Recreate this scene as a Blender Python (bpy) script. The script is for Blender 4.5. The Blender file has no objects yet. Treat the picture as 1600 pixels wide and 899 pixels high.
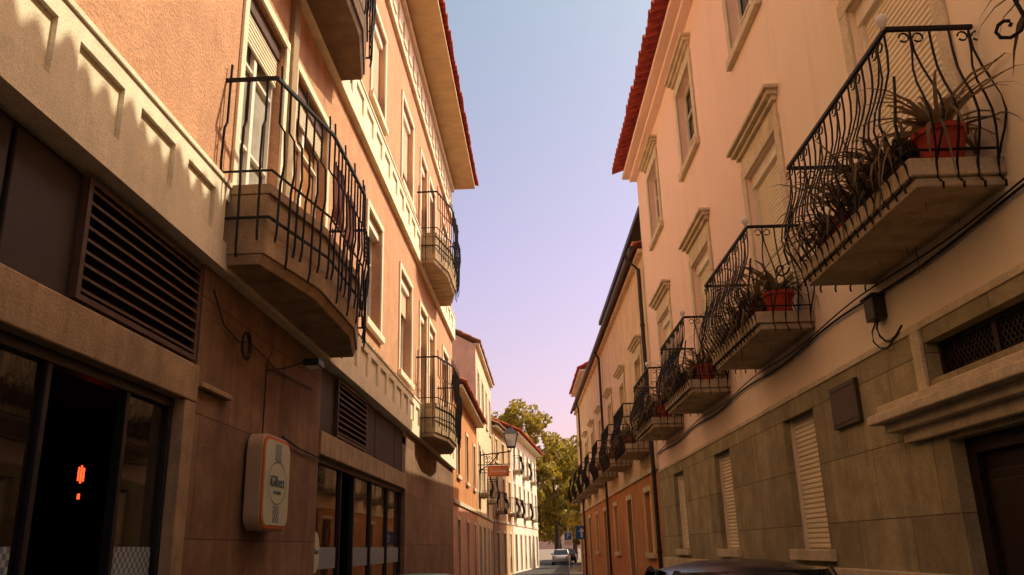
import bpy, bmesh, math, random
from mathutils import Vector, Matrix
random.seed(7)
rad=math.radians
scn=bpy.context.scene
COL=scn.collection

# ------------------------------------------------------------ materials
def nt(name):
    m=bpy.data.materials.new(name); m.use_nodes=True
    t=m.node_tree; b=t.nodes['Principled BSDF']
    return m,t,b
def swz(t):
    """object coords re-ordered so that x=along street, y=height"""
    c=t.nodes.new('ShaderNodeTexCoord'); s=t.nodes.new('ShaderNodeSeparateXYZ'); k=t.nodes.new('ShaderNodeCombineXYZ')
    t.links.new(c.outputs['Object'],s.inputs[0])
    t.links.new(s.outputs['Y'],k.inputs['X']);t.links.new(s.outputs['Z'],k.inputs['Y']);t.links.new(s.outputs['X'],k.inputs['Z'])
    return c,s,k
def noise(t,vec,scale,detail=5,rough=.6):
    n=t.nodes.new('ShaderNodeTexNoise'); n.inputs['Scale'].default_value=scale
    n.inputs['Detail'].default_value=detail; n.inputs['Roughness'].default_value=rough
    t.links.new(vec,n.inputs['Vector']); return n.outputs['Fac']
def ramp(t,fac,stops):
    r=t.nodes.new('ShaderNodeValToRGB'); e=r.color_ramp.elements
    while len(e)<len(stops): e.new(.5)
    for i,(p,c) in enumerate(stops):
        e[i].position=p; e[i].color=(c[0],c[1],c[2],1) if hasattr(c,'__len__') else (c,c,c,1)
    t.links.new(fac,r.inputs[0]); return r.outputs[0]
def mixc(t,a,b,fac,mode='MIX'):
    m=t.nodes.new('ShaderNodeMix'); m.data_type='RGBA'; m.blend_type=mode
    for sock,val in ((m.inputs[6],a),(m.inputs[7],b),(m.inputs[0],fac)):
        if isinstance(val,(int,float)): sock.default_value=val
        elif isinstance(val,tuple): sock.default_value=(*val,1)
        else: t.links.new(val,sock)
    return m.outputs[2]
def bump(t,b,h,strength,dist=.02):
    n=t.nodes.new('ShaderNodeBump'); n.inputs['Strength'].default_value=strength; n.inputs['Distance'].default_value=dist
    t.links.new(h,n.inputs['Height']); t.links.new(n.outputs[0],b.inputs['Normal'])
def mul(c,k): return tuple(min(1,x*k) for x in c)
def M_(name,col,rough=.8,amt=.15,scale=3.,fine=0,bs=.0,metal=0.,grime=0.,spec=.3):
    m,t,b=nt(name); c,s,k=swz(t)
    f=noise(t,k.outputs[0],scale)
    col1=ramp(t,f,[(.3,mul(col,1-amt)),(.7,mul(col,1+amt))])
    if grime>0:
        mp=t.nodes.new('ShaderNodeMapping'); mp.inputs['Scale'].default_value=(2.2,.28,1)
        t.links.new(k.outputs[0],mp.inputs[0])
        g=noise(t,mp.outputs[0],1.6,8,.65)
        gf=ramp(t,g,[(.45,0.),(.72,grime)])
        col1=mixc(t,col1,mul(col,.38),gf)
    if fine>0:
        h=noise(t,k.outputs[0],fine,3,.7)
        if bs>0: bump(t,b,h,bs)
        fr=ramp(t,h,[(.3,.76),(.7,1.12)])
        col1=mixc(t,col1,fr,1.,'MULTIPLY')
    t.links.new(col1,b.inputs['Base Color'])
    b.inputs['Roughness'].default_value=rough; b.inputs['Metallic'].default_value=metal
    b.inputs['Specular IOR Level'].default_value=spec
    return m
def blocks(name,col,bw,bh,mort=.006,amt=.18,off=.5,zoff=0.,grime=.6,joint=.35):
    m,t,b=nt(name); c,s,k=swz(t)
    mp=t.nodes.new('ShaderNodeMapping'); mp.inputs['Location'].default_value=(.13,zoff,0); t.links.new(k.outputs[0],mp.inputs[0])
    br=t.nodes.new('ShaderNodeTexBrick'); br.offset=off; br.inputs['Scale'].default_value=1
    br.inputs['Brick Width'].default_value=bw; br.inputs['Row Height'].default_value=bh
    br.inputs['Mortar Size'].default_value=mort; br.inputs['Mortar Smooth'].default_value=.3; br.inputs['Bias'].default_value=0
    br.inputs['Color1'].default_value=(*mul(col,1-amt),1); br.inputs['Color2'].default_value=(*mul(col,1+amt),1)
    br.inputs['Mortar'].default_value=(*mul(col,joint),1)
    t.links.new(mp.outputs[0],br.inputs['Vector'])
    f=noise(t,k.outputs[0],2.5,8,.7); cl=ramp(t,f,[(.25,.58),(.75,1.28)])
    c1=mixc(t,br.outputs['Color'],cl,1.,'MULTIPLY')
    f2=noise(t,k.outputs[0],45,4,.7); cl2=ramp(t,f2,[(.3,.74),(.7,1.16)])
    c1=mixc(t,c1,cl2,1.,'MULTIPLY')
    mp2=t.nodes.new('ShaderNodeMapping'); mp2.inputs['Scale'].default_value=(2.5,.3,1); t.links.new(k.outputs[0],mp2.inputs[0])
    g=noise(t,mp2.outputs[0],1.5,8,.65); gf=ramp(t,g,[(.48,0.),(.75,grime)])
    c1=mixc(t,c1,mul(col,.4),gf)
    t.links.new(c1,b.inputs['Base Color']); b.inputs['Roughness'].default_value=.82; b.inputs['Specular IOR Level'].default_value=.25
    inv=t.nodes.new('ShaderNodeMath'); inv.operation='SUBTRACT'; t.links.new(f2,inv.inputs[0]); t.links.new(br.outputs['Fac'],inv.inputs[1])
    bump(t,b,inv.outputs[0],.45,.01)
    return m
def plasterR():
    m,t,b=nt('cream_plaster_pink_glow'); c,s,k=swz(t)
    f=noise(t,k.outputs[0],.6,6,.6)
    def ma(op,a,b_,c_=None):
        n=t.nodes.new('ShaderNodeMath'); n.operation=op
        for i,v in enumerate((a,b_,c_)):
            if v is None: continue
            if isinstance(v,(int,float)): n.inputs[i].default_value=v
            else: t.links.new(v,n.inputs[i])
        return n.outputs[0]
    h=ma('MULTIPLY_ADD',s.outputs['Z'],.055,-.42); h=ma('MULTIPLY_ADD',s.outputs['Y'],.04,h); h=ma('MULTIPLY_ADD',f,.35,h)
    col=ramp(t,h,[(.05,(.93,.83,.58)),(.7,(.95,.70,.57))])  # salmon towards top and far end: pink light glow painted into plaster colour
    mp=t.nodes.new('ShaderNodeMapping'); mp.inputs['Scale'].default_value=(2.5,.22,1); t.links.new(k.outputs[0],mp.inputs[0])
    g=noise(t,mp.outputs[0],1.4,8,.65); gf=ramp(t,g,[(.5,0.),(.8,.25)])
    col=mixc(t,col,(.58,.42,.26),gf)
    t.links.new(col,b.inputs['Base Color']); b.inputs['Roughness'].default_value=.85; b.inputs['Specular IOR Level'].default_value=.2
    h=noise(t,k.outputs[0],60,3,.6); bump(t,b,h,.15,.01)
    return m
mt={}
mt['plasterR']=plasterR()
mt['stoneR']=blocks('limestone_blocks',(.42,.355,.205),1.15,.62,zoff=.1)
mt['trimR']=M_('limestone_trim',(.74,.62,.42),.8,.15,4,50,.3,grime=.4)
mt['slab']=M_('balcony_stone',(.54,.43,.28),.85,.2,5,60,.4,grime=.7)
mt['stucco']=M_('rough_stucco',(.62,.33,.18),.95,.12,2.5,34,1.0,grime=.25)
mt['conc']=M_('painted_concrete',(.88,.76,.53),.85,.08,3,70,.3,grime=.3)
mt['stoneL']=blocks('brown_stone_cladding',(.25,.145,.08),1.35,1.05,mort=.006,amt=.12,zoff=.35,grime=.75,joint=.35)
mt['bandL']=M_('stone_band',(.38,.26,.14),.85,.25,4,50,.35,grime=.65)
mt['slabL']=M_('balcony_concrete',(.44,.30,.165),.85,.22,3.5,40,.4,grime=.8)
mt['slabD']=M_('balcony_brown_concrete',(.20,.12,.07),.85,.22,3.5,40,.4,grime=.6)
mt['soffit']=M_('soffit_paint',(.60,.42,.22),.85,.12,2,40,.2,grime=.3)
mt['fascia']=M_('dark_fascia',(.04,.028,.023),.6,.2,4,0)
mt['louvre']=M_('louvre_metal',(.08,.045,.027),.5,.2,8)
mt['blackm']=M_('black_frame_metal',(.012,.010,.009),.4,.2,5,spec=.4)
mt['iron']=M_('wrought_iron',(.010,.008,.007),.6,.3,30,spec=.25)
mt['tile']=M_('terracotta_tile',(.42,.07,.04),.85,.35,6,25,.4)
mt['tileold']=M_('old_roof_tile',(.36,.20,.14),.9,.35,6,25,.4)
mt['tileL']=M_('brown_roof_tile',(.34,.10,.06),.85,.35,6,25,.4)
mt['shutter']=M_('roller_shutter',(.86,.76,.55),.6,.06,3)
mt['wframe']=M_('painted_window_frame',(.80,.72,.58),.55,.08,5)
mt['brownf']=M_('brown_window_frame',(.10,.05,.03),.5,.2,8)
mt['wood']=M_('door_wood',(.020,.009,.006),.55,.35,12)
mt['asphalt']=M_('asphalt',(.05,.048,.045),.9,.2,3,90,.4)
mt['pave']=blocks('pavement_stone',(.30,.26,.21),.4,.3,amt=.15,grime=.3)
mt['kerb']=M_('kerb_stone',(.35,.31,.26),.85,.2,4,50,.3)
mt['ground']=M_('earth',(.20,.16,.11),.95,.2,.3)
mt['white']=M_('white_paint',(.78,.76,.70),.6,.05,4)
mt['gutter']=M_('gutter_metal',(.035,.03,.025),.5,.2,10)
mt['pot']=M_('terracotta_pot',(.42,.05,.03),.7,.2,12)
mt['potd']=M_('old_clay_pot',(.16,.06,.04),.8,.3,12,40,.3)
mt['bark']=M_('bark',(.10,.07,.045),.9,.3,8,30,.5)
mt['orange']=M_('orange_plaster',(.62,.27,.10),.9,.15,1.5,40,.3,grime=.5)
mt['pink']=M_('pink_plaster',(.66,.33,.20),.9,.15,1.5,40,.3,grime=.5)
mt['cream2']=M_('pale_plaster',(.80,.58,.36),.9,.12,1.5,40,.3,grime=.45)
mt['whitep']=M_('white_plaster',(.78,.68,.54),.9,.08,1.5,40,.3,grime=.35)
mt['greyp']=M_('ochre_plaster',(.56,.36,.18),.9,.15,1.5,40,.3,grime=.5)
mt['inner']=M_('dark_interior',(.022,.012,.009),.9,.2,2)
mt['plaque']=M_('bronze_plaque',(.075,.05,.035),.5,.3,12,60,.3,metal=.3)
mt['signside']=M_('sign_casing',(.40,.27,.155),.5,.08,3)
mt['signrim']=M_('sign_orange_rim',(.52,.11,.02),.45,.08,3)
mt['signface']=M_('sign_face',(.48,.50,.35),.45,.05,3)
mt['signink']=M_('sign_ink',(.08,.13,.14),.5,.05,3)
mt['blue']=M_('traffic_blue',(.02,.13,.42),.4,.05,3)
mt['cable']=M_('black_cable',(.02,.018,.016),.6,.1,4)
mt['rubber']=M_('rubber',(.015,.015,.015),.8,.1,5)
mt['steel']=M_('galvanised_steel',(.35,.34,.33),.45,.1,5,metal=.7)
mt['cloth']=M_('blanket',(.18,.05,.03),.95,.3,9,60,.3)
def glass(name,col,r=.04):
    m,t,b=nt(name); b.inputs['Roughness'].default_value=r
    b.inputs['Specular IOR Level'].default_value=.8
    c,s,k=swz(t); h=noise(t,k.outputs[0],1.1,2,.5); bump(t,b,h,.06,.05)
    g=noise(t,k.outputs[0],.9,4,.6); t.links.new(ramp(t,g,[(.35,mul(col,.6)),(.65,mul(col,1.4))]),b.inputs['Base Color'])
    return m
mt['glass']=glass('window_glass',(.035,.035,.035))
mt['netglass']=glass('glass_with_net_curtain',(.42,.40,.33),.06)
mt['warmglass']=glass('glass_with_orange_curtain',(.50,.25,.10),.06)
mt['shopglass']=glass('shop_glass',(.010,.008,.007),.03)
mt['carglass']=glass('car_glass',(.01,.01,.01),.03)
mt['lampglass']=glass('lamp_glass',(.6,.65,.6),.2)
def leafmat(name,a,bcol):
    m,t,b=nt(name); c=t.nodes.new('ShaderNodeTexCoord'); f=noise(t,c.outputs['Object'],1.3,3)
    col=ramp(t,f,[(.35,a),(.65,bcol)]); t.links.new(col,b.inputs['Base Color']); b.inputs['Roughness'].default_value=.6
    tr=t.nodes.new('ShaderNodeBsdfTranslucent'); t.links.new(col,tr.inputs[0])
    mx=t.nodes.new('ShaderNodeMixShader'); mx.inputs[0].default_value=.45
    o=t.nodes['Material Output']; t.links.new(b.outputs[0],mx.inputs[1]); t.links.new(tr.outputs[0],mx.inputs[2]); t.links.new(mx.outputs[0],o.inputs[0])
    return m
mt['leaf']=leafmat('tree_foliage',(.20,.16,.015),(.48,.33,.035))
mt['aloe']=leafmat('balcony_plant_leaves',(.06,.05,.02),(.26,.17,.075))
def gingham():
    m,t,b=nt('gingham_film'); c,s,k=swz(t)
    ck=t.nodes.new('ShaderNodeTexChecker'); ck.inputs['Scale'].default_value=26
    ck.inputs['Color1'].default_value=(.08,.13,.20,1); ck.inputs['Color2'].default_value=(.34,.36,.33,1)
    t.links.new(k.outputs[0],ck.inputs[0]); t.links.new(ck.outputs[0],b.inputs['Base Color']); b.inputs['Roughness'].default_value=.5
    return m
mt['gingham']=gingham()
def emis(name,col,st):
    m,t,b=nt(name); b.inputs['Emission Color'].default_value=(*col,1); b.inputs['Emission Strength'].default_value=st; return m
mt['filament']=emis('lamp_filament',(1,.05,.012),4)
mt['carpaint']=M_('car_paint_dark',(.02,.018,.02),.25,.05,2,spec=.8)
mt['carteal']=M_('car_paint_teal',(.02,.22,.20),.3,.05,2,spec=.7)
mt['carwhite']=M_('car_paint_silver',(.32,.31,.30),.3,.05,2,spec=.7)

# ------------------------------------------------------------ frames & mesh builder
class Fr:
    def __init__(s,ox,oy,ang,side):
        a=rad(ang); s.o=(ox,oy); s.T=(-math.sin(a),math.cos(a))
        s.N=(math.cos(a),math.sin(a)) if side=='l' else (-math.cos(a),-math.sin(a))
    def p(s,u,d,z): return (s.o[0]+s.T[0]*u+s.N[0]*d, s.o[1]+s.T[1]*u+s.N[1]*d, z)
FL=Fr(-3.0,0,-.8,'l'); FR=Fr(3.3,0,.8,'r')
class ID:
    def p(s,x,y,z): return (x,y,z)
W=ID()
class M:
    def __init__(s,name,mat,fr=W,parent=None,bevel=0,smooth=False,solid=0):
        s.n=name;s.m=mt[mat] if isinstance(mat,str) else mat;s.fr=fr;s.par=parent;s.bv=bevel;s.sm=smooth;s.sol=solid;s.V=[];s.F=[]
    def v(s,a,b,c): s.V.append(s.fr.p(a,b,c)); return len(s.V)-1
    def box(s,a0,a1,b0,b1,c0,c1):
        i=[s.v(a,b,c) for c in (c0,c1) for b in (b0,b1) for a in (a0,a1)]
        for f in ((0,1,3,2),(4,5,7,6),(0,1,5,4),(2,3,7,6),(0,2,6,4),(1,3,7,5)): s.F.append([i[k] for k in f])
        return s
    def quad(s,*ps): s.F.append([s.v(*p) for p in ps]); return s
    def tube(s,pts,r,n=5,r2=None):
        q=[Vector(s.fr.p(*p)) for p in pts]; rings=[]
        for k,p in enumerate(q):
            t=(q[min(k+1,len(q)-1)]-q[max(k-1,0)])
            if t.length<1e-6: t=Vector((0,0,1))
            t.normalize()
            up=Vector((0,0,1)) if abs(t.z)<.9 else Vector((0,1,0))
            a=t.cross(up).normalized(); b=t.cross(a)
            rr=r if r2 is None else r+(r2-r)*k/(len(q)-1)
            ring=[]
            for j in range(n):
                an=2*math.pi*(j+.5)/n; w=p+a*math.cos(an)*rr+b*math.sin(an)*rr
                s.V.append(tuple(w)); ring.append(len(s.V)-1)
            rings.append(ring)
        for k in range(len(rings)-1):
            for j in range(n): s.F.append([rings[k][j],rings[k][(j+1)%n],rings[k+1][(j+1)%n],rings[k+1][j]])
        s.F.append(rings[0][::-1]); s.F.append(rings[-1]); return s
    def frus(s,pa,za,pb,zb):
        a=[s.v(x,y,za) for x,y in pa]; b=[s.v(x,y,zb) for x,y in pb]; n=len(a)
        s.F.append(a); s.F.append(b[::-1])
        for i in range(n): s.F.append([a[i],a[(i+1)%n],b[(i+1)%n],b[i]])
        return s
    def lathe(s,c,prof,n=14):
        rings=[]
        for r,z in prof:
            rings.append([s.v(c[0]+r*math.cos(2*math.pi*j/n),c[1]+r*math.sin(2*math.pi*j/n),c[2]+z) for j in range(n)])
        for k in range(len(rings)-1):
            for j in range(n): s.F.append([rings[k][j],rings[k][(j+1)%n],rings[k+1][(j+1)%n],rings[k+1][j]])
        s.F.append(rings[0][::-1]); s.F.append(rings[-1]); return s
    def holes(s,s0,s1,z0,z1,hs,rev=.25,d=0.):
        S=sorted({s0,s1,*[min(max(h[0],s0),s1) for h in hs],*[min(max(h[1],s0),s1) for h in hs]})
        Z=sorted({z0,z1,*[min(max(h[2],z0),z1) for h in hs],*[min(max(h[3],z0),z1) for h in hs]})
        for i in range(len(S)-1):
            for j in range(len(Z)-1):
                cs=(S[i]+S[i+1])/2; cz=(Z[j]+Z[j+1])/2
                if any(h[0]<cs<h[1] and h[2]<cz<h[3] for h in hs): continue
                s.quad((S[i],d,Z[j]),(S[i+1],d,Z[j]),(S[i+1],d,Z[j+1]),(S[i],d,Z[j+1]))
        for a,b,c,e in hs:
            c=max(c,z0);e=min(e,z1)
            if b<=s0 or a>=s1 or e<=c: continue
            s.quad((a,d,c),(a,d-rev,c),(a,d-rev,e),(a,d,e)); s.quad((b,d,c),(b,d-rev,c),(b,d-rev,e),(b,d,e))
            s.quad((a,d,e),(b,d,e),(b,d-rev,e),(a,d-rev,e)); s.quad((a,d,c),(b,d,c),(b,d-rev,c),(a,d-rev,c))
        return s
    def done(s,norm=True):
        me=bpy.data.meshes.new(s.n); me.from_pydata(s.V,[],s.F); me.update()
        bm=bmesh.new(); bm.from_mesh(me)
        bmesh.ops.remove_doubles(bm,verts=bm.verts,dist=1e-5) if s.sm else None
        if norm: bmesh.ops.recalc_face_normals(bm,faces=bm.faces)
        bm.to_mesh(me); bm.free()
        me.materials.append(s.m)
        if s.sm:
            for p in me.polygons: p.use_smooth=True
        o=bpy.data.objects.new(s.n,me); COL.objects.link(o)
        if s.par: o.parent=s.par
        if s.sol:
            md=o.modifiers.new('sol','SOLIDIFY'); md.thickness=s.sol
        if s.bv:
            md=o.modifiers.new('bev','BEVEL'); md.width=s.bv; md.segments=2; md.limit_method='ANGLE'
        return o
def empty(name,loc=(0,0,0)):
    e=bpy.data.objects.new(name,None); COL.objects.link(e); e.empty_display_size=.2; return e

# ------------------------------------------------------------ building kit
def roof(fr,par,s0,s1,de,ze,depth,slope,sp=.24,amp=.05,mat='tile',name='roof_tiles',rowl=.42):
    m=M(name,mat,fr,par,solid=.018); n=6
    rows=int(depth/rowl); cols=int((s1-s0)/sp)
    for r in range(rows):
        d0=de-r*rowl; d1=d0-rowl-.06
        a=[];b=[]
        for i in range(cols*n+1):
            k=i//n
            s=s0+i*sp/n; ph=(i%n)/n
            w=math.sin(ph*math.pi*2)*amp
            random.seed(k*17+r*5); jj=random.uniform(-.02,.02)
            a.append(m.v(s,d0+jj,ze+r*rowl*slope+w+.035)); b.append(m.v(s,d1,ze+(r+1)*rowl*slope+.06*slope+w-.0))
        for i in range(len(a)-1): m.F.append([a[i],a[i+1],b[i+1],b[i]])
    return m.done()
def shutter(fr,par,s0,s1,z0,z1,d,mat='shutter',pitch=.055):
    m=M('roller_shutter',mat,fr,par); z=z0
    while z<z1-.001:
        m.quad((s0,d,z),(s1,d,z),(s1,d+.016,z+pitch*.35),(s0,d+.016,z+pitch*.35))
        m.quad((s0,d+.016,z+pitch*.35),(s1,d+.016,z+pitch*.35),(s1,d+.012,z+pitch*.85),(s0,d+.012,z+pitch*.85))
        m.quad((s0,d+.012,z+pitch*.85),(s1,d+.012,z+pitch*.85),(s1,d,z+pitch),(s0,d,z+pitch))
        z+=pitch
    return m.done()
def casement(fr,par,s0,s1,z0,z1,d,fm='wframe',leaves=2,bars=(.68,),gl='glass',t=.055):
    M('window_glass',gl,fr,par).quad((s0,d-.03,z0),(s1,d-.03,z0),(s1,d-.03,z1),(s0,d-.03,z1)).done()
    m=M('window_frame',fm,fr,par,bevel=.006)
    m.box(s0,s1,d-.02,d+.03,z0,z0+t); m.box(s0,s1,d-.02,d+.03,z1-t,z1)
    w=(s1-s0)/leaves
    m.box(s0,s0+t,d-.02,d+.028,z0+t,z1-t);m.box(s1-t,s1,d-.02,d+.028,z0+t,z1-t)
    for i in range(1,leaves): m.box(s0+i*w-t*.8,s0+i*w+t*.8,d-.02,d+.034,z0+t,z1-t)
    for b in bars: m.box(s0+t,s1-t,d-.02,d+.02,z0+(z1-z0)*b-.02,z0+(z1-z0)*b+.02)
    return m.done()
def surround(fr,par,s0,s1,z0,z1,w=.17,d=.035,mat='trimR',cornice=True,cz=None,sill=True):
    m=M('window_surround',mat,fr,par,bevel=.008)
    m.box(s0-w,s0,.002,d,z0,z1); m.box(s1,s1+w,.002,d,z0,z1); m.box(s0-w,s1+w,.002,d+.003,z1,z1+w)
    if sill: m.box(s0-w-.04,s1+w+.04,.002,d+.05,z0-.13,z0)
    if cornice:
        cz=cz or z1+.3
        m.box(s0-w+.02,s1+w-.02,.002,.02,z1+w,cz)
        m.box(s0-w-.03,s1+w+.03,.002,.07,cz,cz+.06); m.box(s0-w-.07,s1+w+.07,.002,.13,cz+.06,cz+.12); m.box(s0-w-.12,s1+w+.12,.002,.18,cz+.12,cz+.17)
    return m.done()
def railR(fr,par,s0,s1,zs,D,detail=True,h=1.0,step=.135,th=.18):
    m=M('wrought_iron_railing','iron',fr,par)
    o=.03
    top=[(s0-o,.02,zs+h),(s0-o,D+o,zs+h),(s1+o,D+o,zs+h),(s1+o,.02,zs+h)]
    for a,b in zip(top,top[1:]): m.tube([a,b],.021,4)
    for a,b in zip(top,top[1:]): m.tube([(a[0],a[1],zs+.06),(b[0],b[1],zs+.06)],.010,4)
    prof=[(.045,-th-.06),(.055,-th-.02),(.03,-th+.0),(.0,-th+.04),(.02,-.04),(.07,.06),(.12,.16),(.145,.27),(.12,.40),(.06,.54),(.015,.68),(0,.82),(0,h)]
    B=[]
    nf=int((s1-s0)/step)
    for i in range(nf+1): B.append((s0+(s1-s0)*i/nf,D+o,0,1,1,0,i))
    ns=max(3,int(D/.15))
    for i in range(ns): 
        d=.05+(D-.05)*i/ns
        B.append((s0-o,d,-1,0,0,1,i+1)); B.append((s1+o,d,1,0,0,1,i+1))
    r=.009 if detail else .011
    for s,d,os,od,ts,td,i in B:
        pr=prof if detail else prof[::2]
        if i%3!=1 or not detail:
            m.tube([(s+os*q,d+od*q,zs+z) for q,z in pr],r,4)
        else:
            for sg in (-1,1):
                m.tube([(s+os*q+ts*sg*.055*math.sin(math.pi*max(0,min(1,(z)/.86))),d+od*q+td*sg*.055*math.sin(math.pi*max(0,min(1,(z)/.86))),zs+z) for q,z in prof if z<.93]+[(s,d,zs+h)],r*.9,4)
            if detail:
                for sg in (-1,1):
                    m.tube([(s+ts*(sg*.05+math.cos(a)*.035),d+td*(sg*.05+math.cos(a)*.035),zs+h-.07+math.sin(a)*.035) for a in [k*.7 for k in range(9)]],r*.8,4)
    if detail:
        for s,sg in ((s0-o,-1),(s1+o,1)):
            dv=(sg*.7,.7)
            c=(s+dv[0]*.2,D+o+dv[1]*.2)
            pts=[(s,D+o,zs+.62),(s+dv[0]*.06,D+o+dv[1]*.06,zs+.42),(s+dv[0]*.15,D+o+dv[1]*.15,zs+.2),(s+dv[0]*.12,D+o+dv[1]*.12,zs+.05)]
            m.tube(pts,.011,5)
            m.tube([(c[0]+dv[0]*(math.cos(a)*(.085-.008*k)),c[1]+dv[1]*(math.cos(a)*(.085-.008*k)),zs+.03+math.sin(a)*(.085-.008*k)) for k,a in enumerate([math.pi+j*.75 for j in range(10)])],.010,5)
    return m.done()
def balcR(fr,par,c,zs=4.02,D=.64,w=2.28,th=.20,detail=True):
    s0,s1=c-w/2,c+w/2
    m=M('balcony_slab','slab',fr,par,bevel=.012)
    m.box(s0,s1,-.05,D,zs-.13,zs); m.box(s0+.03,s1-.03,-.05,D-.04,zs-th,zs-.132)
    m.done()
    railR(fr,par,s0+.04,s1-.04,zs,D-.04,detail)
def potted(fr,s,d,z,r=.13,h=.2,n=28,L=.5,pot='potd',seed=0,hang=.3):
    random.seed(seed); e=empty('potted_plant')
    M('pot',pot,fr,e,smooth=False).lathe((s,d,z),[(r*.7,0),(r*.95,h*.85),(r*1.08,h*.85),(r*1.08,h),(r*.9,h),(r*.85,h*.9)]).done()
    m=M('leaves','aloe',fr,e)
    for i in range(n):
        a=random.uniform(0,6.28); l=L*random.uniform(.55,1.2); el=random.uniform(.1,1.45); w=.014*random.uniform(.7,1.7)
        px,py=-math.sin(a),math.cos(a); prev=None; k=6; x=0;zz=0
        cur=el
        for j in range(k+1):
            t=j/k; ww=w*(1-t**2)+.001
            X=s+math.cos(a)*(x+.03); Y=d+math.sin(a)*(x+.03)
            if Y<.02: Y=.02+random.uniform(0,.01)
            Z=z+h*.9+zz
            va=m.v(X+px*ww,Y+py*ww,Z); vb=m.v(X-px*ww,Y-py*ww,Z)
            if prev: m.F.append([prev[0],prev[1],vb,va])
            prev=(va,vb); x+=l/k*math.cos(cur); zz+=l/k*math.sin(cur); cur-=hang*random.uniform(.4,1.7)
    m.done(); return e

# ------------------------------------------------------------ RIGHT building 1
R1=empty('apartment_building')
bays=[-9.1,-5.25,-1.4,2.45,6.3,10.1,14.0,17.9]
S0,S1=-12.,20.2
gh=[];uh=[]
for c in bays:
    uh.append((c-.62,c+.62,8.35,9.95)); uh.append((c-.70,c+.70,4.04,6.45))
    if c==6.3: continue
    gh.append((c-.75,c+.35,1.50,3.0))
door=(4.75,6.5,0,2.3); gr=(5.0,6.62,2.78,3.08)
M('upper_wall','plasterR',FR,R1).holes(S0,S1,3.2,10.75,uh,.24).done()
M('ground_floor_wall','stoneR',FR,R1).holes(S0,S1,0,3.2,gh+[door,gr],.2,d=.03).done()
M('string_course','trimR',FR,R1,bevel=.006).box(S0,S1,-.02,.045,3.2,3.26).done()
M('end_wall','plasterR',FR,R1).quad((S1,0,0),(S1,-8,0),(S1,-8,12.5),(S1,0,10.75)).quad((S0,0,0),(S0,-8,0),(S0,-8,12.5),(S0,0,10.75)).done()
M('inner_backing','inner',FR,R1).quad((S0,-.35,0),(S1,-.35,0),(S1,-.35,10.7),(S0,-.35,10.7)).done()
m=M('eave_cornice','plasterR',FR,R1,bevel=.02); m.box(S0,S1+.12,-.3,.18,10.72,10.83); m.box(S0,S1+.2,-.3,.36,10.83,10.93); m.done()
roof(FR,R1,S0,S1+.35,.62,11.0,5.,.42,sp=.27,amp=.07)
for i,c in enumerate(bays):
    surround(FR,R1,c-.62,c+.62,8.35,9.95,.16,cz=10.22)
    casement(FR,R1,c-.62,c+.62,8.35,9.95,-.16,bars=(.33,.66))
    surround(FR,R1,c-.70,c+.70,4.04,6.45,.16,cz=6.78,sill=False)
    M('shutter_box','wframe',FR,R1,bevel=.006).box(c-.70,c+.70,-.2,-.06,6.27,6.449).done()
    zb=4.04 if i!=5 else 4.75
    shutter(FR,R1,c-.66,c+.66,zb,6.27,-.13)
    if zb>4.1: casement(FR,R1,c-.66,c+.66,4.04,4.9,-.19,bars=())
    M('shutter_rails','wframe',FR,R1).box(c-.698,c-.65,-.2,-.08,4.04,6.27).box(c+.65,c+.698,-.2,-.08,4.04,6.27).done()
    balcR(FR,R1,c,detail=c>2)
    if c!=6.3:
        shutter(FR,R1,c-.71,c+.31,1.50,3.0,-.10)
        m=M('shutter_rails','wframe',FR,R1); m.box(c-.748,c-.70,-.16,-.05,1.50,2.998); m.box(c+.30,c+.348,-.16,-.05,1.50,2.998); m.done()
        m=M('window_sill','trimR',FR,R1,bevel=.008); m.box(c-.9,c+.5,.032,.10,1.38,1.498); m.done()
    M('rail_finial','white',FR,R1,smooth=True).lathe((c-1.12,.64,5.02),[(.012,0),(.02,.03),(.035,.05),(.045,.08),(.035,.115),(.005,.13)],10).done()
m=M('plinth_band','trimR',FR,R1,bevel=.01); m.box(S0,door[0]-.2,.032,.07,1.1,1.32); m.box(door[1]+.2,S1,.032,.07,1.1,1.32); m.done()
m=M('front_door','wood',FR,R1,bevel=.008)
m.box(4.75,6.5,-.19,-.14,0,2.3); m.box(4.75,4.87,-.14,-.08,0,2.3); m.box(6.38,6.5,-.14,-.08,0,2.3); m.box(4.87,6.38,-.14,-.081,2.18,2.3); m.box(5.57,5.67,-.14,-.08,0,2.18)
for a,b in ((4.95,5.5),(5.75,6.3)):
    for z0,z1 in ((.25,.9),(1.05,2.05)): m.box(a,b,-.14,-.11,z0,z1); m.box(a+.07,b-.07,-.11,-.095,z0+.07,z1-.07)
m.done()
m=M('door_canopy','trimR',FR,R1,bevel=.012)
m.box(4.3,7.1,.032,.10,2.34,2.44); m.box(4.2,7.25,.032,.18,2.44,2.52); m.box(4.1,7.35,.032,.28,2.52,2.60); m.box(4.15,7.3,.032,.20,2.60,2.68); m.done()
m=M('transom_grille','wood',FR,R1)
m.box(5.0,6.62,-.12,-.08,2.78,2.82); m.box(5.0,6.62,-.12,-.08,3.04,3.08); m.box(5.78,5.84,-.12,-.08,2.82,3.04);m.box(5.0,5.05,-.12,-.08,2.82,3.04);m.box(6.57,6.62,-.12,-.08,2.82,3.04)
x=5.06
while x<6.55: m.tube([(x,-.1,2.82),(x+.16,-.1,3.04)],.007,4); m.tube([(x+.16,-.1,2.82),(x,-.1,3.04)],.007,4); x+=.055
m.done()
M('transom_frame','trimR',FR,R1,bevel=.008).box(4.85,5.0,.032,.07,2.70,3.19).box(6.62,6.77,.032,.07,2.70,3.19).done()
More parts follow.
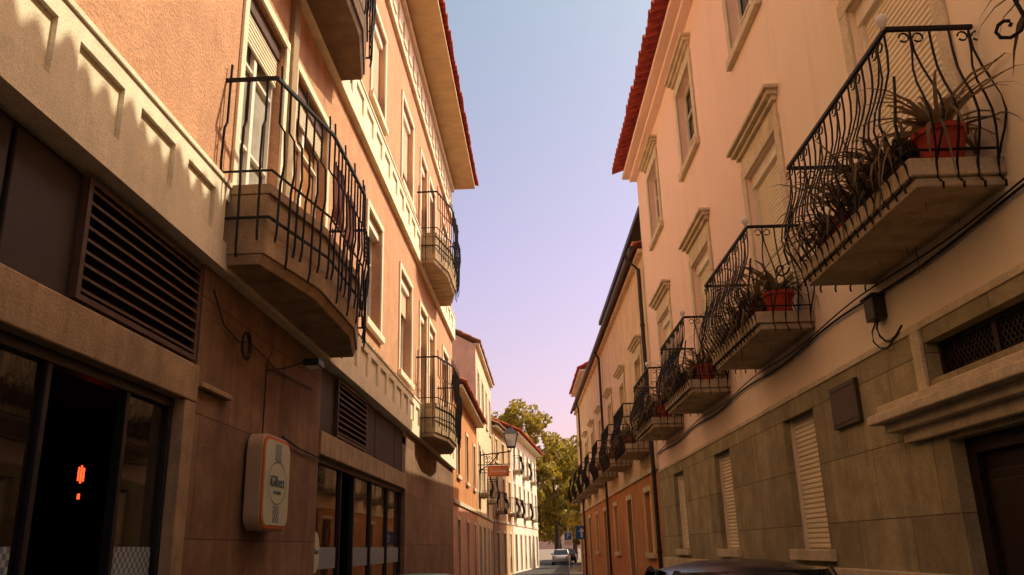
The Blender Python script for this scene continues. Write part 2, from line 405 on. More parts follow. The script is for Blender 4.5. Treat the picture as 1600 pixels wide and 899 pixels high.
e=empty('wall_plaque'); m=M('plaque_plate','plaque',FR,e,bevel=.008); m.box(8.0,8.68,.034,.075,2.66,3.08); m.done()
m=M('plaque_relief','plaque',FR,e,bevel=.003); m.box(8.04,8.64,.075,.080,2.70,2.715); m.box(8.04,8.64,.075,.080,3.03,3.045); m.done()
e=empty('cable_junction_box'); m=M('box_body','gutter',FR,e,bevel=.01); m.box(7.22,7.42,.002,.12,3.46,3.66); m.box(7.19,7.45,.002,.14,3.66,3.685); m.done()
m=M('box_cables','cable',FR,e)
m.tube([(7.3,.06,3.46),(7.29,.09,3.38),(7.26,.085,3.3),(7.2,.07,3.24),(7.12,.06,3.22),(7.0,.055,3.25),(6.9,.05,3.3)],.010,6); m.tube([(7.35,.06,3.46),(7.37,.1,3.36),(7.35,.11,3.27),(7.29,.09,3.2),(7.2,.07,3.17),(7.1,.06,3.2)],.008,6)
m.done()
m=M('facade_cables','cable',FR,R1)
for dz,r in ((0,.012),(.05,.008)):
    pts=[];s=-2.
    while s<20.2: pts.append((s,.03+dz*.3,3.70+dz+.03*math.sin(s*1.7+dz*20)+(-.03 if s>9 else 0)*(s-9)*.3)); s+=.35
    m.tube(pts,r,5)
m.done()
m=M('downpipe','gutter',FR,R1,smooth=False)
m.tube([(20.42,.42,8.8),(20.42,.38,8.6),(20.32,.12,8.3),(20.32,.12,0)],.05,10)
for z in (1.4,3.2,5.,6.8): m.tube([(20.32,.12,z),(20.32,.12,z+.06)],.065,10)
m.done()
sd=1
for c,ns in ((2.45,5),(6.3,10),(10.1,10),(14.,10),(17.9,9)):
    for i in range(ns):
        random.seed(sd*31)
        s=c-.98+1.96*i/(ns-1)+random.uniform(-.06,.06)
        big=(i==0 or i==3 or i==6)
        potted(FR,s,.32 if big else random.uniform(.36,.50),4.02,r=.17 if i==0 else random.uniform(.08,.13),h=.25 if i==0 else random.uniform(.14,.22),n=62 if big else 44,L=.80 if big else random.uniform(.42,.8),seed=sd,pot='pot' if (i==0 or i%4==3) else 'potd',hang=.32); sd+=1

# ------------------------------------------------------------ RIGHT building 2
R2=empty('terraced_house')
b2=[22.3,26.1,29.9,33.7,37.5,41.3,45.1]
S2=47.6
gh=[(c-.55,c+.55,.1 if i%2 else 1.4,2.9) for i,c in enumerate(b2)]
M('upper_wall','cream2',FR,R2).holes(20.2,S2,3.3,8.75,[(c-.55,c+.55,4.04,6.4) for c in b2],.22,d=-.01).done()
M('ground_floor_wall','orange',FR,R2).holes(20.2,S2,0,3.3,gh,.22,d=.0).done()
M('end_wall','cream2',FR,R2).quad((S2,0,0),(S2,-8,0),(S2,-8,11),(S2,0,8.75)).done()
M('inner_backing','inner',FR,R2).quad((20.2,-.3,0),(S2,-.3,0),(S2,-.3,8.7),(20.2,-.3,8.7)).done()
M('string_course','trimR',FR,R2).box(20.2,S2,.0,.06,3.3,3.42).done()
m=M('eave_cornice','cream2',FR,R2); m.box(20.2,S2,-.2,.12,8.72,8.82); m.done()
m=M('gutter','gutter',FR,R2); m.tube([(20.25,.26,8.86),(S2,.26,8.86)],.07,8); m.done()
roof(FR,R2,20.2,S2,.2,8.9,4.5,.40,sp=.26,mat='tileL')
M('attic_wall','cream2',FR,R2).box(20.25,31.5,-3,-.55,8.8,9.85).done()
M('attic_eave','gutter',FR,R2,bevel=.02).box(20.22,31.9,-3.2,.02,9.86,10.02).done()
for i,c in enumerate(b2):
    surround(FR,R2,c-.55,c+.55,4.04,6.4,.14,cz=6.72,sill=False)
    shutter(FR,R2,c-.54,c+.54,4.9 if i%3==1 else 4.04,6.39,-.12)
    casement(FR,R2,c-.55,c+.55,4.04,6.4,-.17)
    balcR(FR,R2,c,w=2.3,detail=False)
    z0=.1 if i%2 else 1.4
    (casement if i%2 else shutter)(FR,R2,c-.55,c+.55,z0,2.9,-.12,*(['brownf'] if i%2 else ['shutter']))
    surround(FR,R2,c-.55,c+.55,z0,2.9,.14,cornice=False,sill=not i%2)
for k,(c,n) in enumerate(((22.3,6),(26.1,5),(29.9,3))):
    for i in range(n): potted(FR,c-.9+1.8*i/max(1,n-1),.45,4.02,r=.13,h=.22,n=34,L=.65,seed=200+k*10+i)
m=M('downpipe','gutter',FR,R2); m.tube([(31.9,.26,8.85),(31.9,.1,8.5),(31.9,.1,0)],.05,8); m.tube([(44,.26,8.85),(44,.1,8.5),(44,.1,0)],.05,8); m.done()
M('chimney','orange',FR,R2,bevel=.02).box(21.2,21.9,-.5,.1,9.0,9.4).done()

# ------------------------------------------------------------ LEFT building A
A=empty('apartment_building')
LS0,LS1=-12.,28.3
wins=[]
for z0,z1 in ((5.0,7.6),(9.4,11.9)):
    wins+=[(7.65,8.95,z0,z1),(9.45,11.05,z0,z1),(14.0,15.3,z0+.5,z1),(17.5,19.1,z0+.3,z1),(20.5,21.7,z0,z1),(22.2,23.5,z0,z1),(25.4,26.9,z0+.5,z1)]
    wins+=[(-4.,-2.4,z0+.5,z1),(.2,1.8,z0+.5,z1)]
M('stucco_wall','stucco',FL,A).holes(LS0,LS1,4.95,12.9,wins,.3).done()
M('frieze_wall','conc',FL,A).box(LS0,LS1,-.1,.02,12.9,14.4).done()
m=M('frieze_blocks','conc',FL,A,bevel=.01); s=LS0+.2
while s<LS1-.4: m.box(s,s+.45,.022,.06,13.35,13.9); s+=.75
m.box(LS0,LS1,.022,.09,12.9,13.05); m.box(LS0,LS1,.022,.12,14.15,14.3); m.done()
M('end_wall','stucco',FL,A).quad((LS1,0,0),(LS1,-9,0),(LS1,-9,16.5),(LS1,0,14.4)).quad((LS0,0,0),(LS0,-9,0),(LS0,-9,16.5),(LS0,0,14.4)).done()
M('soffit','soffit',FL,A).box(LS0,LS1+.3,-.1,.86,14.4,14.52).done()
M('inner_backing','inner',FL,A).quad((LS0,-.5,4.2),(LS1,-.5,4.2),(LS1,-.5,14),(LS0,-.5,14)).done()
roof(FL,A,LS0,LS1+.5,.98,14.58,4.5,.4)
def cornice(z0,z1,name):
    hs=[];s=LS0+.3
    while s<LS1-.8: hs.append((s,s+.6,z0+.26,z1-.14)); s+=.86
    M(name,'conc',FL,A).holes(LS0,LS1,z0,z1,hs,.04,d=.11).done()
    b=M(name+'_panels','conc',FL,A); b.quad((LS0,.072,z0+.2),(LS1,.072,z0+.2),(LS1,.072,z1-.1),(LS0,.072,z1-.1)); b.done()
    b=M(name+'_caps','conc',FL,A,bevel=.008); b.box(LS0,LS1,-.05,.13,z1,z1+.05); b.quad((LS0,.11,z0),(LS1,.11,z0),(LS1,-.2,z0),(LS0,-.2,z0)); b.done()
cornice(4.15,4.96,'lower_cornice'); cornice(8.55,9.34,'upper_cornice')
for i,(a,b,c,d) in enumerate(wins):
    random.seed(i)
    casement(FL,A,a,b,c,d,-.14 if i<2 else -.2,'wframe' if i in (0,1) or i%4!=1 else 'brownf',bars=(.33,.7) if d-c>2.3 else (.66,),gl='warmglass' if i==1 else ('netglass' if i%3==0 else 'glass'))
    k=random.choice((.0,.25,.4,.6)) if i not in (0,1) else (.15,.12)[i]
    M('shutter_box','wframe' if i>1 else 'brownf',FL,A).box(a+.002,b-.002,-.10 if i<2 else -.18,-.05,d-.2,d-.002).done()
    if k>0: shutter(FL,A,a+.03,b-.03,d-.2-(d-c)*k,d-.2,-.09 if i<2 else -.13)
    if d-c>2.4 and i>1 and not 20<a<24:
        M('door_panels','wframe',FL,A,bevel=.01).box(a+.06,(a+b)/2-.06,-.2,-.185,c+.06,c+.75).box((a+b)/2+.06,b-.06,-.2,-.185,c+.06,c+.75).done()
    surround(FL,A,a,b,c,d,.12,mat='conc',cornice=False)
M('stone_pier','stoneL',FL,A).holes(7.15,11.3,0,4.15,[],0).quad((7.15,0,0),(7.15,-.3,0),(7.15,-.3,4.15),(7.15,0,4.15)).quad((11.3,0,0),(11.3,-.3,0),(11.3,-.3,4.15),(11.3,0,4.15)).done()
M('stone_end_wall','stoneL',FL,A).holes(18.5,LS1,0,4.15,[],0).quad((18.5,0,0),(18.5,-.3,0),(18.5,-.3,3),(18.5,0,3)).done()
for a,b in ((LS0,7.15),(11.3,18.5)):
    M('stone_band','bandL',FL,A,bevel=.012).box(a-.0,b+.0,-.3,.03,2.88,3.2).done()
    m=M('fascia_panels','fascia',FL,A,bevel=.008); s=a
    m.box(a,b,-.3,-.10,3.2,4.15)
    while s<b-.3:
        e_=min(s+2.05,b); m.box(s+.03,e_-.03,-.098,-.06,3.24,4.1); s+=2.05
    m.done()
M('pier_jamb','bandL',FL,A,bevel=.01).box(6.93,7.148,-.3,.02,0,2.88).done()
M('bracket_band','bandL',FL,A,bevel=.01).box(7.152,7.9,.002,.06,3.02,3.07).done()
for a,b in ((5.15,7.1),(12.3,14.4)):
    m=M('ventilation_louvre','louvre',FL,A); m.box(a,a+.05,-.057,.0,3.28,4.06); m.box(b-.05,b,-.057,.0,3.28,4.06); m.box(a,b,-.057,.0,3.24,3.28); m.box(a,b,-.057,.0,4.06,4.1)
    z=3.30
    while z<4.02:
        m.quad((a+.05,-.0,z),(b-.05,-.0,z),(b-.05,-.055,z+.055),(a+.05,-.055,z+.055)); m.quad((a+.05,-.0,z),(b-.05,-.0,z),(b-.05,.0,z+.022),(a+.05,.0,z+.022)); z+=.088
    m.done()
    M('louvre_back','inner',FL,A).quad((a,-.056,3.25),(b,-.056,3.25),(b,-.056,4.1),(a,-.056,4.1)).done()
def shopfront(a,b,posts,openings):
    ps=[a]+posts+[b]
    m=M('shop_frame','blackm',FL,A,bevel=.006)
    for i,p in enumerate(ps):
        w=.05; q0=p if i==0 else p-w/2; q1=p+w if i==0 else (p if i==len(ps)-1 else p+w/2)
        if i==len(ps)-1: q0=p-w
        m.box(q0,q1,-.16,-.08,0,2.8)
    m.box(a,b,-.17,-.07,2.8,2.88); 
    g=M('shop_window_glass','shopglass',FL,A); f=M('gingham_strip','gingham',FL,A)
    for i in range(len(ps)-1):
        x0,x1=ps[i]+.05,ps[i+1]-.05
        if i in openings: continue
        m.box(x0,x1,-.15,-.09,0,.25)
        g.quad((x0,-.12,.25),(x1,-.12,.25),(x1,-.12,2.8),(x0,-.12,2.8))
        f.quad((x0+.04,-.117,1.40),(x1-.04,-.117,1.40),(x1-.04,-.117,1.69),(x0+.04,-.117,1.69))
    m.done(); g.done(); f.done()
shopfront(-8.,6.93,[-4,-2,0,1.7,3.4,5.12,6.16],[6])
shopfront(11.3,18.5,[13.0,13.9,15.3,16.9],[1])
M('shop_room','inner',FL,A).quad((11.3,-5,0),(18.5,-5,0),(18.5,-5,3),(11.3,-5,3)).quad((11.3,-5,3),(18.5,-5,3),(18.5,-.31,3),(11.3,-.31,3)).quad((11.3,-5,.02),(18.5,-5,.02),(18.5,-.2,.02),(11.3,-.2,.02)).quad((18.5,-5,0),(18.5,-.31,0),(18.5,-.31,3),(18.5,-5,3)).done()
M('shop_room','inner',FL,A).quad((-8,-5,0),(11,-5,0),(11,-5,3),(-8,-5,3)).quad((-8,-5,3),(11,-5,3),(11,-.31,3),(-8,-.31,3)).quad((-8,-5,.02),(11,-5,.02),(11,-.2,.02),(-8,-.2,.02)).quad((11,-5,0),(11,-.31,0),(11,-.31,3),(11,-5,3)).quad((-8,-5,0),(-8,-.31,0),(-8,-.31,3),(-8,-5,3)).done()
e=empty('pendant_lamp')
M('cord','cable',FL,e).tube([(8.2,-1.5,3.0),(8.2,-1.5,2.62)],.006).done()
M('lamp_holder','blackm',FL,e).lathe((8.2,-1.5,2.52),[(.02,0),(.025,.02),(.025,.08),(.01,.1)],10).done()
m=M('bulb_filament','filament',FL,e)
for dx,z0,z1 in ((-.045,2.34,2.47),(.0,2.32,2.49),(.045,2.34,2.47)): m.tube([(8.2+dx,-1.5,z0),(8.2+dx,-1.5,z1)],.008,6)
m.tube([(8.2,-1.5,2.17),(8.2,-1.5,2.22)],.012,6)
m.done()
e=empty('shop_sign'); 
def rrect(s0,s1,z0,z1,r,n=6):
    out=[]
    for cx,cz,a0 in ((s1-r,z1-r,0),(s0+r,z1-r,90),(s0+r,z0+r,180),(s1-r,z0+r,270)):
        for k in range(n+1): a=rad(a0+90*k/n); out.append((cx+r*math.cos(a),cz+r*math.sin(a)))
    return out
def plate(name,mat,fr,par,poly,d0,d1,bev=0):
    m=M(name,mat,fr,par,bevel=bev); a=[m.v(x,d0,z) for x,z in poly]; b=[m.v(x,d1,z) for x,z in poly]; n=len(a)
    m.F.append(a);m.F.append(b[::-1])
    for i in range(n): m.F.append([a[i],a[(i+1)%n],b[(i+1)%n],b[i]])
    return m.done()
SG0,SG1,SZ0,SZ1=8.45,9.38,1.84,2.80
plate('sign_casing','signside',FL,e,rrect(SG0,SG1,SZ0,SZ1,.16),.03,.19,.01)
plate('sign_rim','signrim',FL,e,rrect(SG0+.02,SG1-.02,SZ0+.02,SZ1-.02,.15),.19,.205,.004)
plate('sign_face','signface',FL,e,rrect(SG0+.055,SG1-.055,SZ0+.055,SZ1-.055,.12),.205,.212)
def ring(name,mat,fr,par,cs,cz,rs,rz,w,d0,d1):
    m=M(name,mat,fr,par); n=36
    for k in range(n):
        a0,a1=2*math.pi*k/n,2*math.pi*(k+1)/n
        P=[(cs+math.cos(a)*(rs+q),d1,cz+math.sin(a)*(rz+q)) for a,q in ((a0,0),(a1,0),(a1,w),(a0,w))]
        m.quad(*P)
    return m.done()
cs=(SG0+SG1)/2; cz=(SZ0+SZ1)/2
ring('sign_ring','signink',FL,e,cs,cz,.30,.21,.010,.212,.216)
plate('sign_band_top','gingham',FL,e,[(cs-.1,cz+.23),(cs+.1,cz+.23),(cs+.09,cz+.40),(cs-.09,cz+.40)],.212,.215)
plate('sign_band_bottom','gingham',FL,e,[(cs-.09,cz-.40),(cs+.09,cz-.40),(cs+.1,cz-.23),(cs-.1,cz-.23)],.212,.215)
def text(body,size,fr,par,s,d,z,mat,name,side='l',bold=0.0):
    c=bpy.data.curves.new(name,'FONT'); c.body=body; c.size=size; c.align_x='CENTER'; c.align_y='CENTER'; c.extrude=.002; c.offset=bold
    o=bpy.data.objects.new(name,c); COL.objects.link(o); c.materials.append(mt[mat])
    o.location=fr.p(s,d,z)
    o.rotation_euler=(rad(90),0,rad(90-.8) if side=='l' else rad(-90+.8)) if side in 'lr' else (rad(90),0,0)
    o.parent=par; return o
text('iGilbert',.155,FL,e,cs,.216,cz+.01,'signink','sign_name',bold=.002)
text('CAFETARIA',.05,FL,e,cs,.216,cz-.10,'signink','sign_caption')
m=M('sign_cable','cable',FL,e); m.tube([(8.9,.03,2.8),(8.9,.03,3.6),(9.0,.05,3.75)],.008); m.done()
e=empty('window_sticker'); m=M('oval_disc','signface',FL,e); n=30
m.F.append([m.v(11.75+.22*math.cos(2*math.pi*k/n),-.110,1.62+.27*math.sin(2*math.pi*k/n)) for k in range(n)]); m.done()
text('iGilbert',.11,FL,e,11.75,-.107,1.63,'signink','sticker_name')
e=empty('wall_floodlight'); M('floodlight_head','blackm',FL,e,bevel=.01).box(9.5,9.76,.25,.44,3.70,3.78).done(); M('floodlight_lens','white',FL,e).quad((9.52,.27,3.698),(9.74,.27,3.698),(9.74,.42,3.698),(9.52,.42,3.698)).done(); M('floodlight_arm','blackm',FL,e).tube([(9.0,.0,3.55),(9.2,.12,3.60),(9.4,.25,3.70),(9.55,.3,3.76)],.014).done()
m=M('wall_wires','cable',FL,A)
m.tube([(7.3,.03,3.95),(7.6,.03,3.7),(8.0,.04,3.62),(8.3,.04,3.7),(9.3,.03,3.6),(10.8,.03,3.66)],.009)
for q in range(3): m.tube([(8.15+(.10+q*.012)*math.cos(a),.05+q*.01,3.62+(.13+q*.01)*math.sin(a)) for a in [k*.5 for k in range(14)]],.008)
m.tube([(9.6,.03,2.9),(10.2,.03,2.84),(11.2,.03,2.82)],.012)
m.done()
def balcL(s0,zt,mat='slabL'):
    w=4.1
    def poly(k,off=0): return [(s0+k*.03-off,-.05),(s0-off+k*.03,.50+off*.4-k*.05),(s0+1.2,.74+off-k*.07),(s0+w-1.2,.74+off-k*.07),(s0+w+off-k*.03,.50+off*.4-k*.05),(s0+w-k*.03+off,-.05)]
    m=M('balcony_slab',mat,FL,A,bevel=.008)
    m.frus(poly(0),zt-.10,poly(0),zt); m.frus(poly(.5),zt-.102,poly(.7),zt-.70); m.frus(poly(1.),zt-.702,poly(1.6),zt-.80)
    m.done()
    m=M('wrought_iron_railing','iron',FL,A)
    P=poly(0,.035)
    top=zt+1.12
    for a,b in zip(P,P[1:]):
        m.tube([(a[0],a[1],top),(b[0],b[1],top)],.024,4)
        m.tube([(a[0],a[1],zt+.12),(b[0],b[1],zt+.12)],.013,4)
    for a,b in zip(P,P[1:]):
        L=math.hypot(b[0]-a[0],b[1]-a[1]); n=max(2,int(L/.165)); ux,uy=(b[0]-a[0])/L,(b[1]-a[1])/L
        ox,oy=-uy,ux
        if ox*((a[0]+b[0])/2-(s0+w/2))+oy*((a[1]+b[1])/2-.2)<0: ox,oy=-ox,-oy
        for i in range(n):
            t=(i+.5)/n; x=a[0]+(b[0]-a[0])*t; y=a[1]+(b[1]-a[1])*t
            if y<.04: continue
            random.seed(int(x*100)); tp=top+(.17 if i%3==0 else .02)+random.uniform(0,.04); bt=zt-.58-(.16 if i%3==1 else 0)-random.uniform(0,.05)
            kx=[(-.01,tp),(0,top),(0,zt+.66),(.06,zt+.56),(.075,zt+.2),(.045,zt-.0),(.035,bt+.1),(.02,bt)]
            sw=random.uniform(-.01,.01)
            m.tube([(x+ox*q+ux*sw*j,y+oy*q,z) for j,(q,z) in enumerate(kx)],.0135,4)
    for a,b in zip(P,P[1:]): m.tube([(a[0],a[1],zt-.36),(b[0],b[1],zt-.36)],.016,4)
    m.done()
for s0 in (7.3,20.0,-5.2):
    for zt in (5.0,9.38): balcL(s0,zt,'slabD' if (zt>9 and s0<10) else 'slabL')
m=M('draped_blanket','cloth',FL,A,smooth=True)
for (sa,sb,dd) in ((9.0,9.6,.66),(9.9,10.4,.60)):
    n=24;pr=None
    for i in range(n+1):
        s=sa+(sb-sa)*i/n; w=.03*math.sin(i*1.3)
        col=[m.v(s,dd+w*(1-k*.2),6.05-.15*k*1.2) for k in range(5)]
        if pr:
            for k in range(4): m.F.append([pr[k],col[k],col[k+1],pr[k+1]])
        pr=col
m.done()
M('door_pilaster','bandL',FL,A,bevel=.01).box(9.09,9.31,.002,.07,5.03,8.5).done()

# ------------------------------------------------------------ generic houses
def house(name,fr,s0,s1,h,mat,rows,step,ov=.3,tm='tileL',gm=None,bal=(),gz=3.2,dp=8,fm='wframe',ww=.95,rise=2.2):
    e=empty(name); hs=[];n=max(1,int((s1-s0)/step)); w=(s1-s0)/n
    cs=[s0+w*(i+.5) for i in range(n)]
    for z0,z1 in rows:
        for c in cs: hs.append((c-ww/2,c+ww/2,z0,z1))
    up=[x for x in hs if x[2]>=gz]; lo=[x for x in hs if x[2]<gz]
    M('upper_wall',mat,fr,e).holes(s0,s1,gz,h,up,.2).done()
    M('ground_floor_wall',gm or mat,fr,e).holes(s0,s1,0,gz,lo,.2,d=.0).done()
    m=M('end_walls',mat,fr,e)
    for s in (s0,s1):
        m.F.append([m.v(s,0,0),m.v(s,-dp,0),m.v(s,-dp,h),m.v(s,-dp*.5,h+rise),m.v(s,0,h)])
    m.done()
    M('inner_backing','inner',fr,e).quad((s0,-.28,0),(s1,-.28,0),(s1,-.28,h),(s0,-.28,h)).done()
    M('string_course','trimR',fr,e).box(s0,s1,.002,.05,gz-.1,gz+.04).done()
    M('eave_board','trimR',fr,e).box(s0,s1,-.1,ov*.7,h-.02,h+.08).done()
    roof(fr,e,s0-.15,s1+.15,ov,h+.12,dp*.5+ov,rise/(dp*.5+ov),sp=.26,mat=tm,amp=.055)
    for i,(a,b,c,d) in enumerate(hs):
        casement(fr,e,a,b,c,d,-.13,fm if i%3 else 'brownf')
        surround(fr,e,a,b,c,d,.12,cornice=False,sill=c>.4)
        if i%4==2: shutter(fr,e,a+.02,b-.02,c+(d-c)*.4,d-.01,-.08)
    for z in bal:
        for c in cs[::2]: balcR(fr,e,c,zs=z,D=.5,w=1.6,detail=False)
    return e
house('orange_house',FL,28.35,38.7,6.95,'orange',[(.1,2.6),(4.1,5.9)],2.6,ov=.5,tm='tileL',gm='pink')
house('cream_house',FL,38.75,50.,10.9,'cream2',[(.1,2.6),(4.2,6.3),(7.9,9.8)],2.8,ov=.25,tm='tileold',bal=(4.1,))
FL2=Fr(-2.25,50.2,-6.,'l')
house('ochre_house',FL2,0,8.5,8.6,'greyp',[(.1,2.5),(3.9,5.8),(6.7,8.)],2.8,ov=.45,tm='tileold',bal=(3.8,))
house('white_house',FL2,8.6,25.5,9.3,'whitep',[(.1,2.5),(3.9,5.9),(6.9,8.6)],2.8,ov=.75,tm='tile',bal=(3.8,6.8))
house('pink_house',Fr(3.95,0,.8,'r'),48.2,57,11.4,'pink',[(.1,2.5),(4,6),(8,9.8)],2.9,ov=.4,tm='tile')
FR3=Fr(3.1,58,-3.,'r')
e=empty('garden_wall'); M('wall_face','greyp',FR3,e).box(0,34,-.3,0,0,2.1).done(); M('wall_coping','trimR',FR3,e,bevel=.02).box(-.1,34.1,-.38,.08,2.1,2.22).done()

# ------------------------------------------------------------ street lantern on the left
e=empty('street_lamp'); ls=40.6; lx=1.5; lz=6.35
m=M('lamp_bracket','iron',FL,e)
m.tube([(ls,.0,5.9),(ls,.5,5.95),(ls,1.1,6.0),(ls,lx,6.05),(ls,lx,6.2)],.03,6)
m.tube([(ls,.0,5.2),(ls,.3,5.35),(ls,.6,5.6),(ls,.9,5.95)],.025,6)
m.tube([(ls,.35+.22*math.cos(a)*(1-a/16),5.68+.2*math.sin(a)*(1-a/16)) for a in [k*.5 for k in range(20)]],.018,5)
m.tube([(ls,.02,5.05),(ls,.02,6.1)],.04,6); m.done()
def sq(r): return [(ls-r,lx-r),(ls+r,lx-r),(ls+r,lx+r),(ls-r,lx+r)]
M('lantern_glass','lampglass',FL,e).frus(sq(.18),lz-.08,sq(.30),lz+.50).done()
M('lantern_roof','gutter',FL,e).frus(sq(.36),lz+.51,sq(.09),lz+.80).frus(sq(.07),lz+.802,sq(.02),lz+.95).done()
m=M('lantern_frame','iron',FL,e)
for a,b in zip(sq(.19),sq(.315)): m.tube([(a[0],a[1],lz-.1),(b[0],b[1],lz+.51)],.018,4)
m.frus(sq(.20),lz-.14,sq(.20),lz-.09); m.done()
e=empty('hanging_shop_sign')
M('sign_board','white',FL,e,bevel=.01).box(39.0,39.06,.45,1.45,4.75,5.25).done()
M('sign_border','signrim',FL,e).box(38.985,38.998,.47,1.43,4.77,5.23).done()
M('sign_inner','orange',FL,e).box(38.975,38.984,.52,1.38,4.82,5.18).done()
M('sign_arm','iron',FL,e).tube([(39.03,0,5.3),(39.03,1.5,5.3)],.02).tube([(39.03,.6,5.3),(39.03,.6,5.2)],.012).tube([(39.03,1.3,5.3),(39.03,1.3,5.2)],.012).done()
text('Restaurante',.15,FL,e,38.972,.95,5.0,'white','sign_text','x')

# ------------------------------------------------------------ ground
M('ground','ground').quad((-400,-200,-.02),(400,-200,-.02),(400,900,-.02),(-400,900,-.02)).done()
M('road','asphalt').quad((-2.2,-14,-.004),(2.3,-14,-.004),(1.9,50,-.004),(-1.6,50,-.004)).quad((-1.6,50,-.004),(1.9,50,-.004),(5.5,120,-.004),(1.2,120,-.004)).done()
for fr in (FL,FR):
    M('pavement','pave',fr).box(-13,49,-.0,.78,-.02,.12).done()
    M('kerb','kerb',fr,bevel=.01).box(-13,49,.782,.92,-.02,.125).done()

# ------------------------------------------------------------ cars
def car(paint,x,y,ang,Lc=4.0,Wc=1.7,Hc=1.46,name='parked_car'):
    e=empty(name); ca,sa=math.cos(ang),math.sin(ang)
    class C: 
        def p(s,a,b,c): return (x+a*ca-b*sa,y+a*sa+b*ca,c)
    c=C(); hl=Lc/2; hw=Wc/2
    st=[(-hl,.86,.45,.62),(-hl+.12,.95,.28,.86),(-hl+.6,1.,.2,.93),(-.6,1.,.2,.93),(.5,1.,.2,.93),(hl-.9,1.,.2,.90),(hl-.25,.93,.25,.74),(hl,.82,.42,.58)]
    m=M('car_body',paint,c,e,smooth=True); rings=[]
    for yy,wf,z0,z1 in st:
        w=hw*wf; rings.append([m.v(sx*w*k,yy,z) for sx,k,z in ((-1,.9,z0),(-1,1,z0+.12),(-1,1,(z0+z1)/2),(-1,.97,z1-.06),(-1,.85,z1),(1,.85,z1),(1,.97,z1-.06),(1,1,(z0+z1)/2),(1,1,z0+.12),(1,.9,z0))])
    for a,b in zip(rings,rings[1:]):
        for j in range(10): m.F.append([a[j],a[(j+1)%10],b[(j+1)%10],b[j]])
    m.F.append(rings[0]); m.F.append(rings[-1][::-1]); m.done()
    g=M('car_windows','carglass',c,e,smooth=False)
    def ringz(z,f,yb,yf): return [(-hw*f,yb),(hw*f,yb),(hw*f,yf),(-hw*f,yf)]
    g.frus(ringz(0,.86,-hl+.35,hl-1.05),.90,ringz(0,.70,-hl+.75,hl-1.85),Hc-.09); g.done()
    r=M('car_roof',paint,c,e,smooth=True); rings=[]
    yb,yf=-hl+.70,hl-1.78
    for k,(f,dz) in enumerate(((0,-.06),(.05,-.015),(.25,.04),(.5,.055),(.75,.035),(.95,-.015),(1,-.06))):
        yy=yb+(yf-yb)*f; w=hw*(.72 if 0<k<6 else .70)
        rings.append([r.v(w*q,yy,Hc-.055+dz-.075*abs(q)**2.5) for q in (-1.04,-1.,-.85,-.5,0,.5,.85,1.,1.04)])
    for a,b in zip(rings,rings[1:]):
        for j in range(8): r.F.append([a[j],a[j+1],b[j+1],b[j]])
    r.done()
    p=M('roof_pillars',paint,c,e)
    for sx in (-1,1):
        for (y0,y1) in ((-hl+.38,-hl+.78),(hl-1.08,hl-1.86),(-.3,-.35)):
            p.tube([(sx*hw*.87,y0,.9),(sx*hw*.72,y1,Hc-.09)],.035,5)
    p.done()
    w=M('wheels','rubber',c,e,smooth=False); hb=M('wheel_hubs','steel',c,e)
    for sx in (-1,1):
        for yy in (-hl+.75,hl-.8):
            w.tube([(sx*(hw-.2),yy,.31),(sx*(hw+.01),yy,.31)],.31,20); hb.tube([(sx*(hw),yy,.31),(sx*(hw+.025),yy,.31)],.19,12)
    w.done(); hb.done()
    l=M('lamps','signrim',c,e)
    for sx in (-1,1): l.box(sx*hw*.72-.12,sx*hw*.72+.12,-hl-.0,-hl+.08,.66,.8)
    l.done()
    mi=M('wing_mirrors',paint,c,e,bevel=.02)
    for sx in (-1,1): mi.box(sx*(hw+.1)-.09,sx*(hw+.1)+.09,hl-1.35,hl-1.22,.92,1.06)
    mi.done()
    return e
car('carpaint',1.78,8.6,rad(.8),4.1,1.74,1.46)
car('carteal',-1.42,11.6,0,3.9,1.65,1.335)
car('carwhite',2.6,84,rad(-4),4.,1.7,1.45)
car('carpaint',3.6,93,rad(-4),4.,1.7,1.45)

# ------------------------------------------------------------ signs at the far end
def arrow_sign(x,y):
    e=empty('traffic_sign'); M('pole','steel',W,e).tube([(x,y,0),(x,y,3.0)],.035,8).done()
    m=M('blue_panel','blue',W,e); m.box(x-.3,x+.3,y-.06,y-.04,1.95,2.6); m.done()
    a=M('white_arrow','white',W,e); yy=y-.064
    a.quad((x-.05,yy,2.05),(x+.05,yy,2.05),(x+.05,yy,2.32),(x-.05,yy,2.32)); a.F.append([a.v(x-.17,yy,2.32),a.v(x+.17,yy,2.32),a.v(x,yy,2.52)]); a.done()
def p_sign(x,y):
    e=empty('parking_sign'); M('pole','steel',W,e).tube([(x,y,0),(x,y,2.9)],.035,8).done()
    M('white_panel','white',W,e).box(x-.27,x+.27,y-.055,y-.04,1.7,2.55).done(); M('blue_square','blue',W,e).box(x-.22,x+.22,y-.062,y-.056,2.05,2.49).done()
    text('P',.42,W,e,x,y-.066,2.27,'white','letter_p','x')
arrow_sign(2.45,44.5); p_sign(2.25,57)

